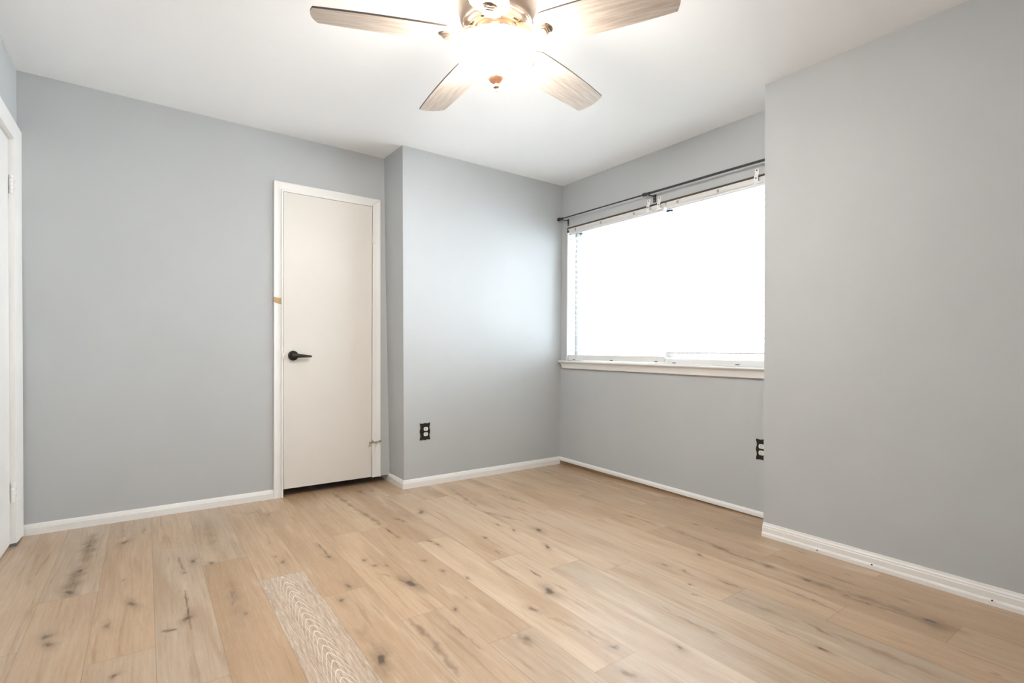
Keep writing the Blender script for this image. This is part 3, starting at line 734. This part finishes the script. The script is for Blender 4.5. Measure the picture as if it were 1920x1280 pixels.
# ------------------------------------------------------------------ the two blinds
def blind(y0, y1, label, n_open, z_rail, stack, wand):
    """y0 far end, y1 near end; slats hang between z_rail and the headrail"""
    ym = (y0 + y1) / 2
    xw = win_x(ym)
    t = thing('window_blind', label, 'blind', (xw + .03, ym, WZ0), 'white blinds in the window')
    X = lambda y, d: win_x(y) + d
    def bar(bm, d0, d1, z0, z1, ya=y0, yb=y1):
        hexa(bm, [(X(ya, d0), ya, z0), (X(ya, d1), ya, z0), (X(yb, d1), yb, z0), (X(yb, d0), yb, z0),
                  (X(ya, d0), ya, z1), (X(ya, d1), ya, z1), (X(yb, d1), yb, z1), (X(yb, d0), yb, z1)])
    bm = bmesh.new()
    bar(bm, .004, .056, 2.016, WZ1 - .007)
    hr = obj('headrail', bm, MAT['sill'], t)
    bm = bmesh.new(); bar(bm, -.006, .004, 2.000, 2.018, y0 - .01, y1 + .004); bar(bm, -.006, -.002, 2.012, 2.021, y0 - .01, y1 + .004)
    va = obj('valance', bm, MAT['clip'], t)
    bm = bmesh.new(); bar(bm, -.006, .006, 1.9965, 2.000, y0 - .01, y1 + .004); obj('valance_shade_line', bm, MAT['greyclip'], va)  # grey strip painting in the shade of the gap under the valance
    for k in range(3 if y0 > 3 else 2):
        yy = (3.255, 2.96, 2.62)[k] if y0 > 3 else (2.235, 1.93)[k]
        bm = bmesh.new(); box(bm, X(yy, -.002), X(yy, .004), yy - .006, yy + .006, 2.024, 2.044, .001)
        obj('clip', bm, MAT['greyclip'], hr)
    bm = bmesh.new()
    zt = 1.985
    step = (zt - z_rail - .02) / n_open
    tilt = math.radians(0)
    def slat(z, tl):
        w = .0245; th = .0026
        pr = []
        for s in (-1, -.5, 0, .5, 1):
            pr.append((s * w, (1 - s * s) * .003 + th / 2))
        for s in (1, .5, 0, -.5, -1):
            pr.append((s * w, (1 - s * s) * .003 - th / 2))
        cs, sn = math.cos(tl), math.sin(tl)
        pr = [(u * cs - v * sn, u * sn + v * cs) for u, v in pr]
        extrude_profile(bm, [(X(y0, .030) + u, y0, z + v) for u, v in pr], [(X(y1, .030) + u, y1, z + v) for u, v in pr])
    for k in range(n_open):
        slat(zt - step * (k + .5), tilt)
    for k in range(stack):
        slat(z_rail + .008 + k * .0072, 0.0)
    obj('slats', bm, MAT['slat'], t, smooth=True)
    bm = bmesh.new(); bar(bm, .006, .054, z_rail - .036, z_rail - .004 + (.0 if stack else .012))
    br = obj('bottom_rail', bm, MAT['sill'], t)
    L = y0 - y1
    for q in (.07, .5, .93):
        yy = y0 - L * q
        bm = bmesh.new()
        for d in (.0045, .0555):
            tube(bm, [(X(yy, d), yy, z_rail), (X(yy, d), yy, 2.01)], .0010, 6)
        obj('ladder_cord', bm, MAT['clip'], t)
        bm = bmesh.new(); box(bm, X(yy, .004), X(yy, .0062), yy - .014, yy + .014, z_rail - .033, z_rail - .028)
        obj('cord_button', bm, MAT['rod'], br)
    if wand:
        bm = bmesh.new(); yy = y0 - .052
        tube(bm, [(X(yy, -.014), yy, 1.44), (X(yy, -.010), yy, 2.0)], [.0036, .003], 8)
        obj('tilt_wand', bm, MAT['vinyl'], t, smooth=True)
    return t
blind(3.336, 2.338, 'far white slatted blind, left of the pair, with a thin tilt wand', 23, WZ0 + .046, 0, True)
blind(2.328, 1.245, 'near white slatted blind, right of the pair, spare slats stacked on its bottom rail', 23, WZ0 + .040, 5, False)

# ------------------------------------------------------------------ white mounting brackets above the blinds
def bracket(y, label):
    x = win_x(y)
    t = thing('blind_bracket', label, 'bracket', (x, y, 2.03), 'white metal brackets above the blinds')
    bm = bmesh.new()
    w = .0125
    box(bm, x - .0045, x + .0005, y - w, y + w, 2.060, 2.104, .001)
    box(bm, x - .013, x - .0095, y - w, y + w, 2.020, 2.064, .001)
    hexa(bm, [(x - .0045, y - w, 2.066), (x + .0005, y - w, 2.066), (x + .0005, y + w, 2.066), (x - .0045, y + w, 2.066),
              (x - .013, y - w, 2.056), (x - .0095, y - w, 2.056), (x - .0095, y + w, 2.056), (x - .013, y + w, 2.056)])
    obj('plate', bm, MAT['clip'], t)
    bm = bmesh.new()
    hexa(bm, [(x - .013, y - w, 2.024), (x - .0095, y - w, 2.024), (x - .0095, y + w, 2.024), (x - .013, y + w, 2.024),
              (x - .022, y - w - .03, 2.008), (x - .009, y - w - .03, 2.008), (x - .009, y + w, 2.008), (x - .022, y + w, 2.008)])
    obj('foot', bm, MAT['clip'], t)
    for zz, xx in ((2.094, x - .0045), (2.045, x - .013)):
        bm = bmesh.new(); tube(bm, [(xx + .002, y, zz), (xx - .0012, y, zz)], .0048, 10)
        obj('screw', bm, MAT['dark_block'], t)
bracket(2.477, 'white bracket just left of the centre rod support, ending the far blind')
bracket(2.383, 'white bracket just right of the centre rod support, starting the near blind')
bracket(1.670, 'white bracket above the near blind, close to the right wall edge')

# ------------------------------------------------------------------ curtain rod
def rod_pt(y, d=.07, z=None):
    return (win_x(y) - d, y, (2.119 + (y - 1.584) * (2.131 - 2.119) / 1.718) if z is None else z)
cr = thing('curtain_rod', 'thin dark telescoping curtain rod above the window, without curtains', 'curtain rod', rod_pt(2.45))
bm = bmesh.new(); tube(bm, [rod_pt(3.345), rod_pt(2.44)], .0052, 14); obj('inner_rod', bm, MAT['rod'], cr, smooth=True)
bm = bmesh.new(); tube(bm, [rod_pt(2.47), rod_pt(1.22)], .0078, 16); obj('outer_rod', bm, MAT['rod'], cr, smooth=True)
bm = bmesh.new(); tube(bm, [rod_pt(2.478), rod_pt(2.474), rod_pt(2.447), rod_pt(2.443)], [.008, .0125, .0125, .008], 18); obj('collar', bm, MAT['rod'], cr, smooth=True)
bm = bmesh.new()
fy = [3.338, 3.342, 3.352, 3.356, 3.362, 3.370, 3.378, 3.384, 3.390, 3.396, 3.400]
fr = [.007, .010, .010, .007, .012, .0155, .0165, .014, .0155, .011, .004]
tube(bm, [rod_pt(y) for y in fy], fr, 20); obj('finial', bm, MAT['rod'], cr, smooth=True)
def rod_bracket(y, w):
    x = win_x(y); z = rod_pt(y)[2]
    bm = bmesh.new()
    box(bm, x - .004, x + .0005, y - w, y + w, z - .052, z + .004, .001)
    box(bm, x - .078, x - .002, y - w * .55, y + w * .55, z - .009 - .004, z - .009, .001)
    tube(bm, [(x - .070, y - w * .6, z), (x - .070, y + w * .6, z)], .0098, 14)
    s = obj('wall_support', bm, MAT['rod'], cr)
    for dz in (-.018, -.040):
        bm = bmesh.new(); tube(bm, [(x - .002, y, z + dz), (x - .0052, y, z + dz)], .0034, 10)
        obj('screw', bm, MAT['greyclip'], s)
rod_bracket(3.340, .0085); rod_bracket(2.425, .0125); rod_bracket(1.26, .0125)

# ------------------------------------------------------------------ outlets with black wavy plates
def outlet(origin, ax, nrm, label, w, h, dx=0.0):
    """ax: unit vector to the right along the wall seen from the room; nrm points into the room"""
    O = Vector(origin); ax = Vector(ax); nrm = Vector(nrm); up = Vector((0, 0, 1))
    P = lambda u, v, d: O + ax * u + up * v + nrm * d
    t = thing('power_outlet', label, 'outlet', origin, 'duplex outlets with black wavy cover plates')
    pts = []
    n = 16
    wave = lambda s: math.cos(4 * math.pi * s) * .0030        # s in -0.5..0.5 along an edge
    for i in range(n):
        s = -.5 + i / n; pts.append((s * w, -h / 2 - wave(s) * .6 + .002 * s))
    for i in range(n):
        s = -.5 + i / n; pts.append((w / 2 + wave(s), s * h + 0))
    for i in range(n):
        s = .5 - i / n; pts.append((s * w, h / 2 + wave(s) * .6 + .002 * s))
    for i in range(n):
        s = .5 - i / n; pts.append((-w / 2 - wave(s), s * h))
    bm = bmesh.new()
    lv = [(1.0, 0.0), (1.0, .003), (.95, .0058), (.86, .0064)]
    rings = [[bm.verts.new(P(u * k, v * k, d)) for u, v in pts] for k, d in lv]
    for a, b in zip(rings, rings[1:]):
        for i in range(len(a)):
            bm.faces.new((a[i], a[(i + 1) % len(a)], b[(i + 1) % len(a)], b[i]))
    bm.faces.new(rings[-1]); bm.faces.new(list(reversed(rings[0])))
    obj('cover_plate', bm, MAT['black'], t)
    for sv in (.0195, -.0195):
        bm = bmesh.new()
        R_ = .0172
        out = []
        for i in range(40):
            a = 2 * math.pi * i / 40
            out.append((dx + R_ * math.cos(a), sv + max(-.0135, min(.0135, R_ * math.sin(a)))))
        a = [bm.verts.new(P(u, v, .004)) for u, v in out]; b = [bm.verts.new(P(u, v, .0086)) for u, v in out]
        c = [bm.verts.new(P(dx + (u - dx) * .93, sv + (v - sv) * .93, .0094)) for u, v in out]
        for r0, r1 in ((a, b), (b, c)):
            for i in range(40):
                bm.faces.new((r0[i], r0[(i + 1) % 40], r1[(i + 1) % 40], r1[i]))
        bm.faces.new(c); bm.faces.new(list(reversed(a)))
        so = obj('receptacle', bm, MAT['socket'], t)
        bm = bmesh.new()
        def slot(u0, u1, v0, v1):
            hexa(bm, [P(u0, v0, .0085), P(u1, v0, .0085), P(u1, v1, .0085), P(u0, v1, .0085), P(u0, v0, .0097), P(u1, v0, .0097), P(u1, v1, .0097), P(u0, v1, .0097)])
        slot(dx - .0073, dx - .0048, sv + .0005, sv + .0085); slot(dx + .0048, dx + .0071, sv + .001, sv + .008)
        g = [(dx + .0026 * math.cos(2 * math.pi * i / 14), sv - .0062 + .0028 * math.sin(2 * math.pi * i / 14)) for i in range(14)]
        extrude_profile(bm, [P(u, v, .0085) for u, v in g], [P(u, v, .0097) for u, v in g])
        obj('slots', bm, MAT['slot'], so)
    bm = bmesh.new()
    g = [(dx + .003 * math.cos(2 * math.pi * i / 14), .003 * math.sin(2 * math.pi * i / 14)) for i in range(14)]
    extrude_profile(bm, [P(u, v, .005) for u, v in g], [P(u, v, .0074) for u, v in g])
    obj('screw', bm, MAT['bronze'], t)
def lerp(a, b, t):
    return a + (b - a) * t
ybump = lerp(lerp(BB[1], WB[1], .11), lerp(BT[1], WT[1], .11), .4 / H)
outlet((1.668, ybump, .400), (1, 0, 0), (0, -1, 0), 'black wavy outlet plate on the projecting wall between door and window corner', .078, .122, .004)
outlet((win_x(1.612), 1.612, .412), (0, -1, 0), (-1, 0, 0), 'black wavy outlet plate under the window, half hidden by the right wall', .088, .122, -.010)

# ------------------------------------------------------------------ ceiling fan
FX, FY, BZ = 1.104, 1.656, 2.194
fan = thing('ceiling_fan', 'five-blade ceiling fan with pale wood blades and a lit white glass bowl', 'ceiling fan', (FX, FY, H))
bm = bmesh.new()
lathe(bm, [(0, 2.4399), (.098, 2.4399), (.105, 2.432), (.108, 2.405), (.118, 2.392), (.142, 2.378), (.151, 2.362), (.1525, 2.345), (.1525, 2.318), (.150, 2.300), (.144, 2.275), (.137, 2.256), (.133, 2.252), (.133, 2.246), (.1285, 2.244), (0, 2.244)], FX, FY, 64)
obj('motor_housing', bm, MAT['nickel'], fan, smooth=True)
bm = bmesh.new()
lathe(bm, [(0, 2.2455), (.126, 2.2455), (.128, 2.241), (.124, 2.236), (.112, 2.234), (.110, 2.231), (.094, 2.231), (.092, 2.235), (.086, 2.235), (.084, 2.228), (.076, 2.226), (.074, 2.20), (0, 2.20)], FX, FY, 64)
rot = obj('rotor_plate', bm, MAT['nickel'], fan, smooth=True)
for k in range(10):                                             # cooling slots in the rotor plate
    a = math.radians(18 + 36 * k + 10)
    bm = bmesh.new()
    ca, sa = math.cos(a), math.sin(a)
    Q = lambda r, t, z: (FX + r * ca - t * sa, FY + r * sa + t * ca, z)
    hexa(bm, [Q(.098, -.011, 2.2295), Q(.106, -.012, 2.2295), Q(.106, .012, 2.2295), Q(.098, .011, 2.2295), Q(.098, -.011, 2.233), Q(.106, -.012, 2.233), Q(.106, .012, 2.233), Q(.098, .011, 2.233)])
    obj('cooling_slot', bm, MAT['bronze'], rot)
bm = bmesh.new()
lathe(bm, [(0, 2.205), (.070, 2.205), (.074, 2.198), (.072, 2.186), (.082, 2.178), (.120, 2.173), (.1365, 2.170), (.1365, 2.164), (.0, 2.164)], FX, FY, 48)  # fitter with a wide pan, shaped to keep the bowl's uplight off the ceiling
obj('light_fitter', bm, MAT['nickel'], fan, smooth=True)

PH, PITCH, RT, R0 = 2.7443, -0.212, 0.6606, 0.170
BW0, BW1, BBULGE = 0.0706, 0.0669, 0.0081
def blade_halfwidth(r):
    s = (r - .1886) / (RT - .1886)
    return BW0 + (BW1 - BW0) * s + 4 * BBULGE * s * (1 - s)
def build_blade(k):
    a = PH - k * 2 * math.pi / 5
    d = Vector((math.cos(a), math.sin(a), 0)); n = Vector((-math.sin(a), math.cos(a), 0)) * math.cos(PITCH) + Vector((0, 0, math.sin(PITCH)))
    up = d.cross(n).normalized()
    O = Vector((FX, FY, BZ))
    bm = bmesh.new()
    # outline: rounded root, bowed sides, slightly convex tip
    out = []
    m = 18
    for i in range(m + 1):
        r = R0 + (RT - R0) * i / m
        w = blade_halfwidth(r)
        if i == 0: w -= .016
        out.append((r, -w))
    for i in range(1, 12):
        s = -1 + 2 * i / 12
        out.append((RT + .016 * (1 - s * s), s * BW1))
    for i in range(m, -1, -1):
        r = R0 + (RT - R0) * i / m
        w = blade_halfwidth(r)
        if i == 0: w -= .016
        out.append((r, w))
    for i in range(1, 6):
        s = 1 - 2 * i / 6
        out.append((R0 - .006 * (1 - s * s), s * (blade_halfwidth(R0) - .016)))
    th = .0032
    lo = [bm.verts.new(O + d * r + n * t - up * th) for r, t in out]
    hi = [bm.verts.new(O + d * r + n * t + up * th) for r, t in out]
    uvl = bm.loops.layers.uv.new('UVMap')
    fl = bm.faces.new(lo); fh = bm.faces.new(list(reversed(hi)))
    for f, seq in ((fl, out), (fh, list(reversed(out)))):
        for lp, (r, t) in zip(f.loops, seq):
            lp[uvl].uv = (r + k * 3.1, t + k * 1.7)
    L = len(out)
    for i in range(L):
        f = bm.faces.new((lo[i], lo[(i + 1) % L], hi[(i + 1) % L], hi[i])); f.material_index = 1
    bl = obj('blade', bm, [MAT['blade'], MAT['edge']], fan)
    # bracket: arm from the rotor plate, then a stepped plate under the blade
    bm = bmesh.new()
    def row(r, w, z, tw):                 # a cross-section of the arm
        c = Vector((FX, FY, z)) + d * r
        nn = (Vector((-math.sin(a), math.cos(a), 0)) * (1 - tw) + n * tw).normalized()
        return [c - nn * w + Vector((0, 0, .004)), c - nn * w, c - nn * w * .5 - Vector((0, 0, .004)), c + nn * w * .5 - Vector((0, 0, .004)), c + nn * w, c + nn * w + Vector((0, 0, .004))]
    secs = [row(.088, .018, 2.228, 0), (row(.112, .020, 2.221, .1)), row(.130, .025, 2.208, .4), row(.146, .030, 2.193, .8), row(.160, .033, 2.1865, 1), row(.190, .032, 2.1860, 1), row(.206, .027, 2.1860, 1), row(.215, .016, 2.1865, 1)]
    vs = [[bm.verts.new(p) for p in s] for s in secs]
    for s0, s1 in zip(vs, vs[1:]):
        for i in range(6):
            bm.faces.new((s0[i], s0[(i + 1) % 6], s1[(i + 1) % 6], s1[i]))
    bm.faces.new(vs[0]); bm.faces.new(list(reversed(vs[-1])))
    for (r0, r1, w, d0, d1) in ((.158, .209, .0245, .0105, .0150), (.164, .203, .018, .0145, .0185)):
        oo = []
        for i in range(24):
            t = 2 * math.pi * i / 24
            cx_, sx_ = math.cos(t), math.sin(t)
            e = .55
            oo.append(((r0 + r1) / 2 + (r1 - r0) / 2 * math.copysign(abs(cx_) ** e, cx_), w * math.copysign(abs(sx_) ** e, sx_)))
        extrude_profile(bm, [O + d * r + n * t - up * d0 for r, t in oo], [O + d * (r * .985 + .015 * (r0 + r1) / 2) + n * t * .94 - up * d1 for r, t in oo])
    obj('blade_bracket', bm, MAT['nickel'], bl)
for k in range(5):
    build_blade(k)

bm = bmesh.new()
BR, BD, RZ = .150, .110, 2.155
prof = [(.138, RZ + .010), (.146, RZ + .011), (.1515, RZ + .006), (.1515, RZ + .001)]
for i in range(1, 21):
    t = i / 20 * math.pi / 2
    prof.append((max(0, BR * math.cos(t)) if i < 20 else 0, RZ - BD * math.sin(t)))
inner = []
for i in range(20, 0, -1):
    t = i / 20 * math.pi / 2
    inner.append((max(0, (BR - .005) * math.cos(t)) if i < 20 else 0, RZ - (BD - .005) * math.sin(t)))
lathe(bm, prof + inner + [(.145, RZ + .002), (.138, RZ + .010)], FX, FY, 64)
bowl = obj('light_bowl', bm, MAT['bowl'], fan, smooth=True); bowl['label'] = 'lit frosted white glass bowl'
bm = bmesh.new()
zb = RZ - BD
lathe(bm, [(0, zb + .004), (.034, zb + .0035), (.0345, zb - .001), (.030, zb - .006), (.021, zb - .013), (.012, zb - .019), (.0095, zb - .021), (.0095, zb - .025), (.0120, zb - .027), (.0120, zb - .031), (.007, zb - .034), (.0035, zb - .036), (.0035, zb - .045), (0, zb - .046)], FX, FY, 32)
fn = obj('finial', bm, MAT['finial'], bowl, smooth=True); fn['label'] = 'copper-toned finial under the bowl'
# the lamp inside the bowl
ld = bpy.data.lights.new('fan_lamp', 'POINT'); ld.energy = LAMP_WATTS; ld.color = (1.0, 0.95, 0.89); ld.shadow_soft_size = 0.05
lo_ = bpy.data.objects.new('fan_lamp', ld); C.objects.link(lo_); lo_.parent = fan; lo_.location = (0, 0, 2.11 - H)
